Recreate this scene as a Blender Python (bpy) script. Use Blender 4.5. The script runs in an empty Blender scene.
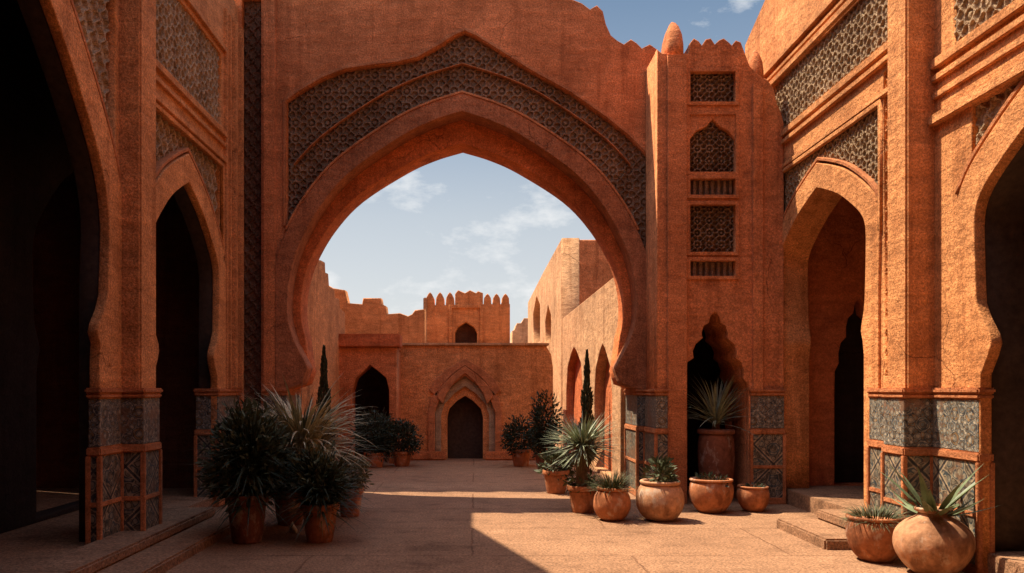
import bpy, bmesh, math, random
import numpy as np
from mathutils import Vector, Matrix

random.seed(7)
RNG = np.random.default_rng(7)
C = bpy.context.scene.collection
S = bpy.context.scene

# ------------------------------------------------------------------ camera, light, exposure
F, VX, VY, EYE = 800.0, 475.0, 390.0, 1.6
cam_d = bpy.data.cameras.new('camera')
cam = bpy.data.objects.new('camera', cam_d)
C.objects.link(cam)
cam.location = (0, 0, EYE)
cam.rotation_euler = (math.radians(90), 0, 0)
cam_d.sensor_width = 36.0
cam_d.lens = 36.0 * F / 1024.0
cam_d.shift_x = (512 - VX) / 1024.0
cam_d.shift_y = (VY - 286.5) / 1024.0
cam_d.clip_start = 0.05
cam_d.clip_end = 3000
S.camera = cam

SUN = Vector((0.48, -0.21, -1.0))
sun_d = bpy.data.lights.new('sun', 'SUN')
sun_d.energy = 4.3
sun_d.angle = math.radians(0.5)
sun_d.color = (1.0, 0.84, 0.62)
sun = bpy.data.objects.new('sun', sun_d)
C.objects.link(sun)
sun.rotation_euler = SUN.to_track_quat('-Z', 'Y').to_euler()
sun.location = (-20, 20, 40)

W = bpy.data.worlds.new('World')
S.world = W
W.use_nodes = True
wt = W.node_tree
for n in list(wt.nodes):
    wt.nodes.remove(n)
w_out = wt.nodes.new('ShaderNodeOutputWorld')
w_bg = wt.nodes.new('ShaderNodeBackground')
w_sky = wt.nodes.new('ShaderNodeTexSky')
w_sky.sky_type = 'NISHITA'
w_sky.sun_disc = False
w_sky.sun_elevation = math.atan2(1.0, math.hypot(SUN.x, SUN.y))
w_sky.sun_rotation = math.atan2(-SUN.x, -SUN.y)
w_sky.air_density = 1.0
w_sky.dust_density = 1.5
w_sky.ozone_density = 1.6
w_bg.inputs['Strength'].default_value = 0.15
# thin cumulus, mixed into the sky by direction
w_tc = wt.nodes.new('ShaderNodeTexCoord')
w_map = wt.nodes.new('ShaderNodeMapping')
w_map.inputs['Scale'].default_value = (1.0, 1.0, 2.1)
w_map.inputs['Location'].default_value = (1.72, 0.4, 0.31)
w_no = wt.nodes.new('ShaderNodeTexNoise')
w_no.inputs['Scale'].default_value = 7.5
w_no.inputs['Detail'].default_value = 9
w_no.inputs['Roughness'].default_value = 0.62
w_ra = wt.nodes.new('ShaderNodeValToRGB')
w_ra.color_ramp.elements[0].position = 0.53
w_ra.color_ramp.elements[0].color = (0, 0, 0, 1)
w_ra.color_ramp.elements[1].position = 0.68
w_ra.color_ramp.elements[1].color = (0.75, 0.75, 0.75, 1)
w_mix = wt.nodes.new('ShaderNodeMixRGB')
w_mix.inputs[2].default_value = (2.9, 2.9, 2.88, 1)
wt.links.new(w_tc.outputs['Generated'], w_map.inputs['Vector'])
wt.links.new(w_map.outputs[0], w_no.inputs['Vector'])
wt.links.new(w_no.outputs['Fac'], w_ra.inputs[0])
wt.links.new(w_ra.outputs[0], w_mix.inputs[0])
w_hs = wt.nodes.new('ShaderNodeHueSaturation')
w_hs.inputs['Saturation'].default_value = 0.78
w_hs.inputs['Value'].default_value = 1.0
wt.links.new(w_sky.outputs[0], w_hs.inputs['Color'])
# pale haze low over the horizon
w_sep = wt.nodes.new('ShaderNodeSeparateXYZ')
wt.links.new(w_tc.outputs['Generated'], w_sep.inputs[0])
w_grad = wt.nodes.new('ShaderNodeValToRGB')
cr = w_grad.color_ramp
cr.elements[0].position = 0.10; cr.elements[0].color = (0.80, 0.81, 0.81, 1)
cr.elements[1].position = 0.46; cr.elements[1].color = (0.13, 0.24, 0.40, 1)
e_ = cr.elements.new(0.21); e_.color = (0.62, 0.67, 0.71, 1)
e_ = cr.elements.new(0.32); e_.color = (0.33, 0.44, 0.57, 1)
wt.links.new(w_sep.outputs['Z'], w_grad.inputs[0])
w_gm = wt.nodes.new('ShaderNodeMixRGB'); w_gm.blend_type = 'MULTIPLY'
w_gm.inputs[0].default_value = 1.0; w_gm.inputs[2].default_value = (2.42, 2.42, 2.42, 1)
wt.links.new(w_grad.outputs[0], w_gm.inputs[1])
w_hr = wt.nodes.new('ShaderNodeMapRange')
w_hr.inputs['From Min'].default_value = 0.45
w_hr.inputs['From Max'].default_value = 0.80
w_hr.inputs['To Min'].default_value = 0.9
w_hr.inputs['To Max'].default_value = 0.0
wt.links.new(w_sep.outputs['Z'], w_hr.inputs['Value'])
w_mix2 = wt.nodes.new('ShaderNodeMixRGB')
wt.links.new(w_hr.outputs[0], w_mix2.inputs[0])
wt.links.new(w_hs.outputs[0], w_mix2.inputs[1])
wt.links.new(w_gm.outputs[0], w_mix2.inputs[2])
wt.links.new(w_mix2.outputs[0], w_mix.inputs[1])
wt.links.new(w_mix.outputs[0], w_bg.inputs['Color'])
wt.links.new(w_bg.outputs[0], w_out.inputs['Surface'])

S.view_settings.view_transform = 'Standard'
S.view_settings.look = 'None'
S.view_settings.gamma = 1.0
S.view_settings.use_curve_mapping = False
S.view_settings.exposure = 1.15
S.render.engine = 'CYCLES'
S.cycles.max_bounces = 8
S.cycles.diffuse_bounces = 5

# ------------------------------------------------------------------ materials
class E:
    """tiny expression builder over shader Math nodes"""
    nt = None
    def __init__(s, v): s.v = v
    @staticmethod
    def op(o, *a):
        n = E.nt.nodes.new('ShaderNodeMath'); n.operation = o
        for i, x in enumerate(a):
            x = x.v if isinstance(x, E) else x
            if isinstance(x, (int, float)): n.inputs[i].default_value = x
            else: E.nt.links.new(x, n.inputs[i])
        return E(n.outputs[0])
    def __add__(s, o): return E.op('ADD', s, o)
    def __sub__(s, o): return E.op('SUBTRACT', s, o)
    def __mul__(s, o): return E.op('MULTIPLY', s, o)
    def __truediv__(s, o): return E.op('DIVIDE', s, o)
    def cos(s): return E.op('COSINE', s)
    def sin(s): return E.op('SINE', s)
    def abs(s): return E.op('ABSOLUTE', s)
    def fract(s): return E.op('FRACT', s)

def new_mat(name):
    m = bpy.data.materials.new(name); m.use_nodes = True
    nt = m.node_tree; nt.nodes.clear()
    out = nt.nodes.new('ShaderNodeOutputMaterial')
    b = nt.nodes.new('ShaderNodeBsdfPrincipled')
    nt.links.new(b.outputs[0], out.inputs[0])
    E.nt = nt
    return m, nt, b

def noise(nt, vec, scale, detail=4, rough=0.55):
    n = nt.nodes.new('ShaderNodeTexNoise')
    n.inputs['Scale'].default_value = scale
    n.inputs['Detail'].default_value = detail
    n.inputs['Roughness'].default_value = rough
    if vec is not None: nt.links.new(vec, n.inputs['Vector'])
    return n.outputs['Fac']

def ramp(nt, fac, stops, const=False):
    r = nt.nodes.new('ShaderNodeValToRGB')
    cr = r.color_ramp
    if const: cr.interpolation = 'CONSTANT'
    while len(cr.elements) < len(stops): cr.elements.new(0.5)
    for e, (p, c) in zip(cr.elements, stops):
        e.position = p
        e.color = (*c, 1) if len(c) == 3 else c
    nt.links.new(fac, r.inputs[0])
    return r.outputs[0]

def mixc(nt, mode, fac, a, b):
    n = nt.nodes.new('ShaderNodeMixRGB'); n.blend_type = mode
    for i, x in ((0, fac), (1, a), (2, b)):
        if isinstance(x, (int, float)): n.inputs[i].default_value = x
        elif isinstance(x, tuple): n.inputs[i].default_value = (*x, 1)
        else: nt.links.new(x, n.inputs[i])
    return n.outputs[0]

def bump(nt, b, h, dist, strength=1.0, prev=None):
    n = nt.nodes.new('ShaderNodeBump')
    n.inputs['Distance'].default_value = dist
    n.inputs['Strength'].default_value = strength
    nt.links.new(h, n.inputs['Height'])
    if prev is not None: nt.links.new(prev, n.inputs['Normal'])
    nt.links.new(n.outputs[0], b.inputs['Normal'])
    return n.outputs[0]

def position(nt):
    return nt.nodes.new('ShaderNodeNewGeometry').outputs['Position']

def stretch(nt, vec, sc):
    m = nt.nodes.new('ShaderNodeMapping'); m.inputs['Scale'].default_value = sc
    nt.links.new(vec, m.inputs['Vector']); return m.outputs[0]

GREY = lambda v: (v, v, v)

def plaster(name, col, speck=0.35, stain=0.28, bumpd=0.012):
    """earth plaster: patches, trowel strokes, drips, hairline cracks and grit of several sizes"""
    m, nt, b = new_mat(name)
    p = position(nt)
    big = noise(nt, p, 0.55, 6, 0.6)
    patch = noise(nt, p, 1.7, 7, 0.62)
    med = noise(nt, p, 6.0, 8, 0.7)
    grit = noise(nt, p, 42.0, 2, 0.8)
    fine = noise(nt, p, 110.0, 2, 0.8)
    drip = noise(nt, stretch(nt, p, (3.2, 3.2, 0.22)), 1.6, 6, 0.65)
    trowel = noise(nt, stretch(nt, p, (1.0, 1.0, 3.6)), 3.2, 4, 0.6)
    # cracks: edges of warped cells, broken up by a mask
    wv = nt.nodes.new('ShaderNodeVectorMath'); wv.operation = 'MULTIPLY_ADD'
    wn = nt.nodes.new('ShaderNodeTexNoise'); wn.inputs['Scale'].default_value = 2.3; wn.inputs['Detail'].default_value = 5
    nt.links.new(p, wn.inputs['Vector'])
    wv.inputs[1].default_value = (0.55, 0.55, 0.55)
    nt.links.new(wn.outputs['Color'], wv.inputs[0]); nt.links.new(p, wv.inputs[2])
    vo = nt.nodes.new('ShaderNodeTexVoronoi'); vo.feature = 'DISTANCE_TO_EDGE'
    vo.inputs['Scale'].default_value = 0.85
    nt.links.new(wv.outputs[0], vo.inputs['Vector'])
    cmask = noise(nt, p, 0.9, 3, 0.5)
    ck = ramp(nt, vo.outputs['Distance'], [(0.0, GREY(0.0)), (0.007, GREY(1.0))])
    ck = mixc(nt, 'LIGHTEN', 1.0, ck, ramp(nt, cmask, [(0.38, GREY(0.0)), (0.45, GREY(1.0))]))
    c = mixc(nt, 'MULTIPLY', 1.0, col, ramp(nt, big, [(0.32, GREY(1 - stain)), (0.68, GREY(1 + stain * 0.5))]))
    c = mixc(nt, 'MULTIPLY', 1.0, c, ramp(nt, patch, [(0.42, (0.86, 0.83, 0.80)), (0.47, (0.97, 0.97, 0.97)), (0.60, (1.0, 1.0, 1.0)), (0.64, (1.14, 1.17, 1.20))]))
    c = mixc(nt, 'MULTIPLY', 1.0, c, ramp(nt, trowel, [(0.35, (0.86, 0.84, 0.83)), (0.65, (1.1, 1.1, 1.09))]))
    c = mixc(nt, 'MULTIPLY', 1.0, c, ramp(nt, med, [(0.3, (0.80, 0.77, 0.75)), (0.7, (1.14, 1.14, 1.13))]))
    c = mixc(nt, 'MULTIPLY', 1.0, c, ramp(nt, drip, [(0.36, (0.78, 0.73, 0.70)), (0.48, GREY(1.0))]))
    c = mixc(nt, 'MULTIPLY', 1.0, c, ramp(nt, grit, [(0.32, GREY(1 - speck * .75)), (0.68, GREY(1 + speck * .75))]))
    c = mixc(nt, 'MULTIPLY', 1.0, c, ramp(nt, fine, [(0.32, GREY(1 - speck * .5)), (0.68, GREY(1 + speck * .5))]))
    c = mixc(nt, 'MULTIPLY', 1.0, c, ramp(nt, ck, [(0.0, (0.55, 0.50, 0.47)), (1.0, GREY(1.0))]))
    nt.links.new(c, b.inputs['Base Color'])
    b.inputs['Roughness'].default_value = 0.93
    b.inputs['Specular IOR Level'].default_value = 0.2
    n0 = bump(nt, b, patch, 0.05, 0.5)
    n1 = bump(nt, b, trowel, 0.04, 0.4, n0)
    n2 = bump(nt, b, med, 0.035, 0.6, n1)
    n3 = bump(nt, b, ck, 0.012, 0.7, n2)
    bump(nt, b, grit, bumpd * .7, 0.8, n3)
    return m

def simple(name, col, rough=0.8, var=0.3, scale=25.0, bumpd=0.004, spec=0.3):
    m, nt, b = new_mat(name)
    p = position(nt)
    n = noise(nt, p, scale, 6, 0.65)
    n2 = noise(nt, p, scale * 0.18, 4, 0.6)
    c = mixc(nt, 'MULTIPLY', 1.0, col, ramp(nt, n, [(0.3, GREY(1 - var)), (0.7, GREY(1 + var))]))
    c = mixc(nt, 'MULTIPLY', 1.0, c, ramp(nt, n2, [(0.3, GREY(0.75)), (0.7, GREY(1.15))]))
    nt.links.new(c, b.inputs['Base Color'])
    b.inputs['Roughness'].default_value = rough
    b.inputs['Specular IOR Level'].default_value = spec
    bump(nt, b, n, bumpd, 0.7)
    return m

def clayware(name, col):
    m, nt, b = new_mat(name)
    p = position(nt)
    n = noise(nt, p, 18, 6, 0.65); n2 = noise(nt, p, 3.5, 5, 0.6); salt = noise(nt, stretch(nt, p, (1, 1, .6)), 6.0, 7, 0.7); damp = noise(nt, stretch(nt, p, (1, 1, .4)), 3.0, 4, 0.6)
    c = mixc(nt, 'MULTIPLY', 1.0, col, ramp(nt, n, [(0.3, GREY(.68)), (0.7, GREY(1.3))]))
    c = mixc(nt, 'MULTIPLY', 1.0, c, ramp(nt, n2, [(0.3, GREY(.75)), (0.7, GREY(1.15))]))
    c = mixc(nt, 'MULTIPLY', 1.0, c, ramp(nt, damp, [(0.38, (.55, .5, .47)), (0.46, GREY(1.0))]))
    c = mixc(nt, 'MIX', ramp(nt, salt, [(0.54, GREY(0.0)), (0.64, GREY(0.6))]), c, (.52, .42, .33))
    nt.links.new(c, b.inputs['Base Color'])
    b.inputs['Roughness'].default_value = .88
    b.inputs['Specular IOR Level'].default_value = .25
    bump(nt, b, n, .007, .8)
    return m

def zellige(name, wave, stops, lattice=None):
    """eight-fold tile mosaic from summed plane waves, glazed"""
    m, nt, b = new_mat(name)
    p = position(nt)
    sp = nt.nodes.new('ShaderNodeSeparateXYZ'); nt.links.new(p, sp.inputs[0])
    x, y, z = (E(sp.outputs[i]) for i in range(3))
    u, v = x + y, z
    k = 2 * math.pi / wave
    r = 0.70710678
    q = (u * k).cos() + (v * k).cos() + ((u + v) * (k * r)).cos() + ((u - v) * (k * r)).cos()
    q = (q + 4.0) / 8.0
    c = ramp(nt, q.v, stops, const=True)
    if lattice:
        a = (((u + v) / lattice).fract() - 0.5).abs()
        bb = (((u - v) / lattice).fract() - 0.5).abs()
        mn = E.op('MINIMUM', a, bb)
        line = E.op('LESS_THAN', mn, 0.07)
        c = mixc(nt, 'MIX', line.v, c, (0.30, 0.24, 0.17))
        line2 = E.op('LESS_THAN', mn, 0.03)
        c = mixc(nt, 'MIX', line2.v, c, (0.05, 0.05, 0.055))
    n = noise(nt, p, 30, 4, 0.6)
    # every little piece fired to its own tone; some worn down to the clay
    vp = nt.nodes.new('ShaderNodeTexVoronoi'); vp.inputs['Scale'].default_value = 1.0 / (wave * .42)
    nt.links.new(p, vp.inputs['Vector'])
    sepc = nt.nodes.new('ShaderNodeSeparateColor'); nt.links.new(vp.outputs['Color'], sepc.inputs[0])
    c = mixc(nt, 'MULTIPLY', 1.0, c, ramp(nt, sepc.outputs[0], [(0.0, (0.55, 0.52, 0.50)), (0.5, (1.0, 0.97, 0.93)), (1.0, (1.5, 1.4, 1.25))]))
    worn = noise(nt, p, 2.2, 7, 0.7)
    c = mixc(nt, 'MIX', ramp(nt, worn, [(0.56, GREY(0.0)), (0.60, GREY(0.75))]), c, (0.20, 0.105, 0.062))
    c = mixc(nt, 'MULTIPLY', 1.0, c, ramp(nt, n, [(0.3, GREY(0.7)), (0.7, GREY(1.2))]))
    nt.links.new(c, b.inputs['Base Color'])
    b.inputs['Roughness'].default_value = 0.42
    b.inputs['Specular IOR Level'].default_value = 0.25
    bump(nt, b, n, 0.006, 0.5)
    return m

def paving(name, col):
    m, nt, b = new_mat(name)
    p = position(nt)
    br = nt.nodes.new('ShaderNodeTexBrick')
    br.offset = 0.5
    br.inputs['Scale'].default_value = 1.0
    br.inputs['Brick Width'].default_value = 3.1
    br.inputs['Row Height'].default_value = 1.55
    br.inputs['Mortar Size'].default_value = 0.012
    br.inputs['Mortar Smooth'].default_value = 0.4
    br.inputs['Color1'].default_value = (1, 1, 1, 1)
    br.inputs['Color2'].default_value = (0.94, 0.93, 0.92, 1)
    br.inputs['Mortar'].default_value = (0.68, 0.63, 0.6, 1)
    wob = noise(nt, p, 3.0, 3)
    va = nt.nodes.new('ShaderNodeVectorMath'); va.operation = 'MULTIPLY_ADD'
    cb = nt.nodes.new('ShaderNodeCombineXYZ')
    nt.links.new(wob, cb.inputs[0]); nt.links.new(wob, cb.inputs[1])
    va.inputs[1].default_value = (0.06, 0.06, 0)
    nt.links.new(cb.outputs[0], va.inputs[0]); nt.links.new(p, va.inputs[2])
    nt.links.new(va.outputs[0], br.inputs['Vector'])
    big = noise(nt, p, 0.7, 6, 0.6)
    med = noise(nt, p, 6.0, 8, 0.7)
    grit = noise(nt, p, 38.0, 2, 0.8)
    c = mixc(nt, 'MULTIPLY', 1.0, col, br.outputs['Color'])
    c = mixc(nt, 'MULTIPLY', 1.0, c, ramp(nt, big, [(0.3, (0.78, 0.76, 0.75)), (0.7, (1.1, 1.1, 1.1))]))
    c = mixc(nt, 'MULTIPLY', 1.0, c, ramp(nt, med, [(0.3, GREY(0.8)), (0.7, GREY(1.15))]))
    stn = noise(nt, stretch(nt, p, (1.0, 1.6, 1.0)), 1.5, 8, 0.7)
    c = mixc(nt, 'MULTIPLY', 1.0, c, ramp(nt, stn, [(0.36, (0.70, 0.68, 0.67)), (0.46, GREY(1.0)), (0.58, GREY(1.0)), (0.66, (1.12, 1.14, 1.16))]))
    c = mixc(nt, 'MULTIPLY', 1.0, c, ramp(nt, grit, [(0.32, GREY(0.5)), (0.68, GREY(1.5))]))
    nt.links.new(c, b.inputs['Base Color'])
    b.inputs['Roughness'].default_value = 0.9
    b.inputs['Specular IOR Level'].default_value = 0.2
    n0 = bump(nt, b, med, 0.02, 0.6)
    n1 = bump(nt, b, grit, 0.012, 0.8, n0)
    inv = nt.nodes.new('ShaderNodeInvert'); nt.links.new(br.outputs['Fac'], inv.inputs[1])
    bump(nt, b, inv.outputs[0], 0.01, 0.8, n1)
    return m

M = {}
M['clay'] = plaster('clay_plaster', (0.62, 0.225, 0.090), speck=0.5)
M['sand'] = plaster('pale_clay_plaster', (0.60, 0.34, 0.18), speck=0.4)
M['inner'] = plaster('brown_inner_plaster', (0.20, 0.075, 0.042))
M['adobe'] = plaster('orange_adobe', (0.68, 0.29, 0.110), speck=0.5)
M['ring'] = plaster('red_orange_plaster', (0.68, 0.20, 0.068), speck=.45)
M['rust'] = plaster('rust_plaster', (0.56, 0.165, 0.062))
M['band'] = plaster('arch_plaster', (0.42, 0.158, 0.072), stain=0.2, speck=.45)
M['wing'] = plaster('wing_plaster', (0.66, 0.285, 0.110), speck=0.5)
M['carved'] = plaster('carved_stucco', (0.42, 0.30, 0.19), speck=0.4, stain=0.2)
M['carved_dark'] = plaster('carved_dark_stucco', (0.29, 0.185, 0.118), speck=0.4, stain=0.2)
M['wood'] = plaster('aged_cedar', (0.17, 0.085, 0.05), speck=0.4)
M['door_and_shade'] = simple('door_cedar_and_shade', (0.055, 0.034, 0.024), .8, .4, 14)  # the gatehouse door; also paints shade into the lined arch reveals
M['dark'] = plaster('shade_black_plaster', (0.035, 0.022, 0.017))  # near-black colour puts the shade of deep openings into the plaster
M['trim'] = plaster('terracotta_trim', (0.52, 0.20, 0.085), stain=0.15)
M['pave'] = paving('clay_paving', (0.31, 0.17, 0.096))
M['earth'] = simple('dry_earth', (0.34, 0.2, 0.12), 0.95, 0.3, 6)
M['tile'] = zellige('mosaic_tile', 0.075, [(0.0, (0.30, 0.27, 0.22)), (0.30, (0.085, 0.095, 0.105)), (0.42, (0.26, 0.24, 0.20)),
                    (0.52, (0.06, 0.065, 0.075)), (0.62, (0.20, 0.13, 0.07)), (0.74, (0.15, 0.17, 0.17))])
M['tile_low'] = zellige('lozenge_tile', 0.11, [(0.0, (0.22, 0.20, 0.16)), (0.32, (0.06, 0.075, 0.085)), (0.46, (0.24, 0.20, 0.15)),
                        (0.56, (0.09, 0.075, 0.06)), (0.7, (0.20, 0.17, 0.13))], lattice=0.56)
M['pot'] = clayware('terracotta', (0.42, 0.155, 0.065))
M['pot_pale'] = clayware('limed_terracotta', (0.46, 0.23, 0.12))
M['pot_dark'] = clayware('old_terracotta', (0.24, 0.09, 0.05))
M['soil'] = simple('soil', (0.05, 0.035, 0.025), 0.95, 0.4, 30)
M['leaf_dark'] = simple('dark_leaf', (0.030, 0.042, 0.022), 0.6, 0.45, 20, 0.001)
M['leaf_mid'] = simple('olive_leaf', (0.075, 0.088, 0.042), 0.6, 0.45, 20, 0.001)
M['leaf_dry'] = simple('straw_leaf', (0.19, 0.16, 0.075), 0.7, 0.4, 20, 0.001)
M['leaf_grey'] = simple('grey_leaf', (0.25, 0.28, 0.18), 0.6, 0.4, 14, 0.001)
M['plume'] = simple('plume_grass', (0.46, 0.40, 0.24), 0.7, 0.4, 20, 0.001)
M['agave'] = simple('agave_leaf', (0.13, 0.165, 0.085), 0.5, 0.35, 9, 0.001)
M['cypress'] = simple('cypress_leaf', (0.045, 0.058, 0.03), 0.7, 0.5, 20, 0.001)
M['bark'] = simple('fibrous_bark', (0.14, 0.085, 0.05), 0.95, 0.4, 40, 0.01)
M['light_spot'] = simple('pale_light_spot', (0.72, 0.64, 0.5), 0.8, 0.15, 20)
for k in ('leaf_dark', 'leaf_mid', 'leaf_dry', 'leaf_grey', 'agave'):
    M[k].use_backface_culling = False

# ------------------------------------------------------------------ object helpers
def thing(name, label, cat, loc=(0, 0, 0), group=None):
    o = bpy.data.objects.new(name, None)
    o.empty_display_size = 0.3
    C.objects.link(o)
    o.location = loc
    o['label'] = label; o['category'] = cat
    if group: o['group'] = group
    return o

def wloc(o):
    v = Vector((0, 0, 0))
    while o is not None:
        v += o.location; o = o.parent
    return v

def link(name, me, mat, parent=None, label=None, smooth=False):
    """mesh given in WORLD coordinates; re-based on its parent's origin"""
    if parent is not None:
        me.transform(Matrix.Translation(-wloc(parent)))
    me.materials.clear()
    me.materials.append(M[mat])
    if smooth:
        me.polygons.foreach_set('use_smooth', [True] * len(me.polygons))
    me.name = name
    o = bpy.data.objects.new(name, me)
    C.objects.link(o)
    if parent is not None: o.parent = parent
    if label: o['label'] = label
    return o

def join(*ms):
    bm = bmesh.new()
    for m in ms:
        bm.from_mesh(m)
    me = bpy.data.meshes.new('m'); bm.to_mesh(me); bm.free()
    for m in ms: bpy.data.meshes.remove(m)
    return me

AX = {'Y': Matrix(((1, 0, 0, 0), (0, 0, 1, 0), (0, 1, 0, 0), (0, 0, 0, 1))),      # u->X v->Z w->Y
      'X': Matrix(((0, 0, 1, 0), (1, 0, 0, 0), (0, 1, 0, 0), (0, 0, 0, 1))),      # u->Y v->Z w->X
      'Z': Matrix.Identity(4)}

def prism(polys, axis, w0, w1, bev=0.012):
    if w0 > w1: w0, w1 = w1, w0
    cu = bpy.data.curves.new('t', 'CURVE')
    cu.dimensions = '2D'; cu.fill_mode = 'BOTH'
    bev = min(bev, (w1 - w0) * 0.4)
    cu.extrude = (w1 - w0) / 2 - bev
    if bev > 0:
        cu.bevel_depth = bev; cu.bevel_resolution = 1; cu.offset = -bev
    for poly in polys:
        sp = cu.splines.new('POLY')
        sp.points.add(len(poly) - 1)
        for pt, (a, b) in zip(sp.points, poly): pt.co = (a, b, 0, 1)
        sp.use_cyclic_u = True
    ob = bpy.data.objects.new('t', cu)
    C.objects.link(ob)
    dg = bpy.context.evaluated_depsgraph_get()
    me = bpy.data.meshes.new_from_object(ob.evaluated_get(dg))
    bpy.data.objects.remove(ob); bpy.data.curves.remove(cu)
    me.transform(AX[axis] @ Matrix.Translation((0, 0, (w0 + w1) / 2)))
    bm = bmesh.new(); bm.from_mesh(me)
    bmesh.ops.remove_doubles(bm, verts=bm.verts, dist=1e-5)
    bmesh.ops.recalc_face_normals(bm, faces=bm.faces)
    bm.to_mesh(me); bm.free()
    return me

def box(x0, x1, y0, y1, z0, z1, bev=0.01):
    bm = bmesh.new()
    bmesh.ops.create_cube(bm, size=1)
    for v in bm.verts:
        v.co = Vector(((x0 + x1) / 2 + v.co.x * (x1 - x0), (y0 + y1) / 2 + v.co.y * (y1 - y0), (z0 + z1) / 2 + v.co.z * (z1 - z0)))
    bev = min(bev, 0.3 * min(abs(x1 - x0), abs(y1 - y0), abs(z1 - z0)))
    if bev > 0:
        bmesh.ops.bevel(bm, geom=list(bm.edges), offset=bev, segments=2, affect='EDGES')
    bmesh.ops.recalc_face_normals(bm, faces=bm.faces)
    me = bpy.data.meshes.new('m'); bm.to_mesh(me); bm.free()
    return me

def rect(u0, u1, v0, v1):
    return [(u0, v0), (u1, v0), (u1, v1), (u0, v1)]

def catmull(pts, n=6):
    P = [Vector(p) for p in pts]
    P = [P[0] * 2 - P[1]] + P + [P[-1] * 2 - P[-2]]
    out = []
    for i in range(1, len(P) - 2):
        for k in range(n):
            t = k / n
            a, b, c, d = P[i - 1], P[i], P[i + 1], P[i + 2]
            v = 0.5 * ((2 * b) + (c - a) * t + (2 * a - 5 * b + 4 * c - d) * t * t + (3 * b - a - 3 * c + d) * t ** 3)
            out.append((v.x, v.y))
    out.append(tuple(P[-2]))
    return out

def offset_line(pts, d):
    """offset an open polyline to its left by d"""
    out = []
    for i, p in enumerate(pts):
        a = Vector(pts[max(i - 1, 0)]); b = Vector(pts[min(i + 1, len(pts) - 1)])
        t = (b - a).normalized()
        out.append((p[0] - t.y * d, p[1] + t.x * d))
    return out

def inside(poly, X, Y):
    r = np.zeros(X.shape, bool)
    n = len(poly)
    for i in range(n):
        x1, y1 = poly[i]; x2, y2 = poly[(i + 1) % n]
        if y1 == y2: continue
        c = ((y1 > Y) != (y2 > Y)) & (X < (x2 - x1) * (Y - y1) / (y2 - y1) + x1)
        r ^= c
    return r

def sstep(a, b, x):
    t = np.clip((x - a) / (b - a), 0, 1)
    return t * t * (3 - 2 * t)

def star_lace(u, v, wave):
    k = 2 * math.pi / wave; r = 0.70710678
    q = np.cos(k * u) + np.cos(k * v) + np.cos(k * r * (u + v)) + np.cos(k * r * (u - v))
    lace = 1 - sstep(0.25, 0.75, np.abs(q - 0.15))
    bud = sstep(1.7, 2.4, q)
    return np.maximum(lace, bud * 0.8)

def sebka(u, v, p):
    """lozenge net with ogee ribs and a floret in each mesh"""
    uu = u / p; vv = v / (p * 1.35)
    w = 0.10 * np.sin(4 * math.pi * vv)
    a = np.abs(((uu + vv + w) % 1) - 0.5); b = np.abs(((uu - vv + w) % 1) - 0.5)
    rib = 1 - sstep(0.06, 0.13, np.minimum(a, b))
    fx = ((uu + vv) % 1) - 0.5; fy = ((uu - vv) % 1) - 0.5
    th = np.arctan2(fy, fx); rr = np.hypot(fx, fy)
    fl = 1 - sstep(0.0, 0.05, np.abs(rr - 0.32 * (0.75 + 0.25 * np.cos(4 * th))) - 0.025)
    return np.maximum(rib, 0.75 * fl)

def girih(u, v, p):
    """eight-point stars of two crossed squares, joined by a strap lattice"""
    x = np.abs((u / p) % 1 - .5); y = np.abs((v / p) % 1 - .5)
    sq = np.abs(np.maximum(x, y) - .27); di = np.abs((x + y) * .7071 - .27)
    st = np.abs((np.abs(x - y)) * .7071 - .0) + 10 * ((np.maximum(x, y) < .27) | ((x + y) * .7071 < .27))
    ax = np.minimum(x, y) + 10 * (np.maximum(x, y) < .38)
    rib = 1 - sstep(.030, .060, np.minimum(np.minimum(sq, di), np.minimum(st, ax)))
    r_ = np.hypot(x, y)
    ros = 1 - sstep(.11, .145, r_ * (1 + .18 * np.cos(8 * np.arctan2(y, x))))
    return np.maximum(rib, .75 * ros)

def arabesque(u, v, wave):
    s = star_lace(u, v, wave)
    sw = np.sin(u * 2 * math.pi / wave * 0.5 + 1.6 * np.sin(v * 2 * math.pi / wave * 0.5)) * np.cos(v * 2 * math.pi / wave * 0.5 + 1.4 * np.cos(u * 2 * math.pi / wave * 0.45))
    return np.maximum(0.85 * s, 0.9 * (1 - sstep(0.1, 0.3, np.abs(sw - 0.2))))

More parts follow.
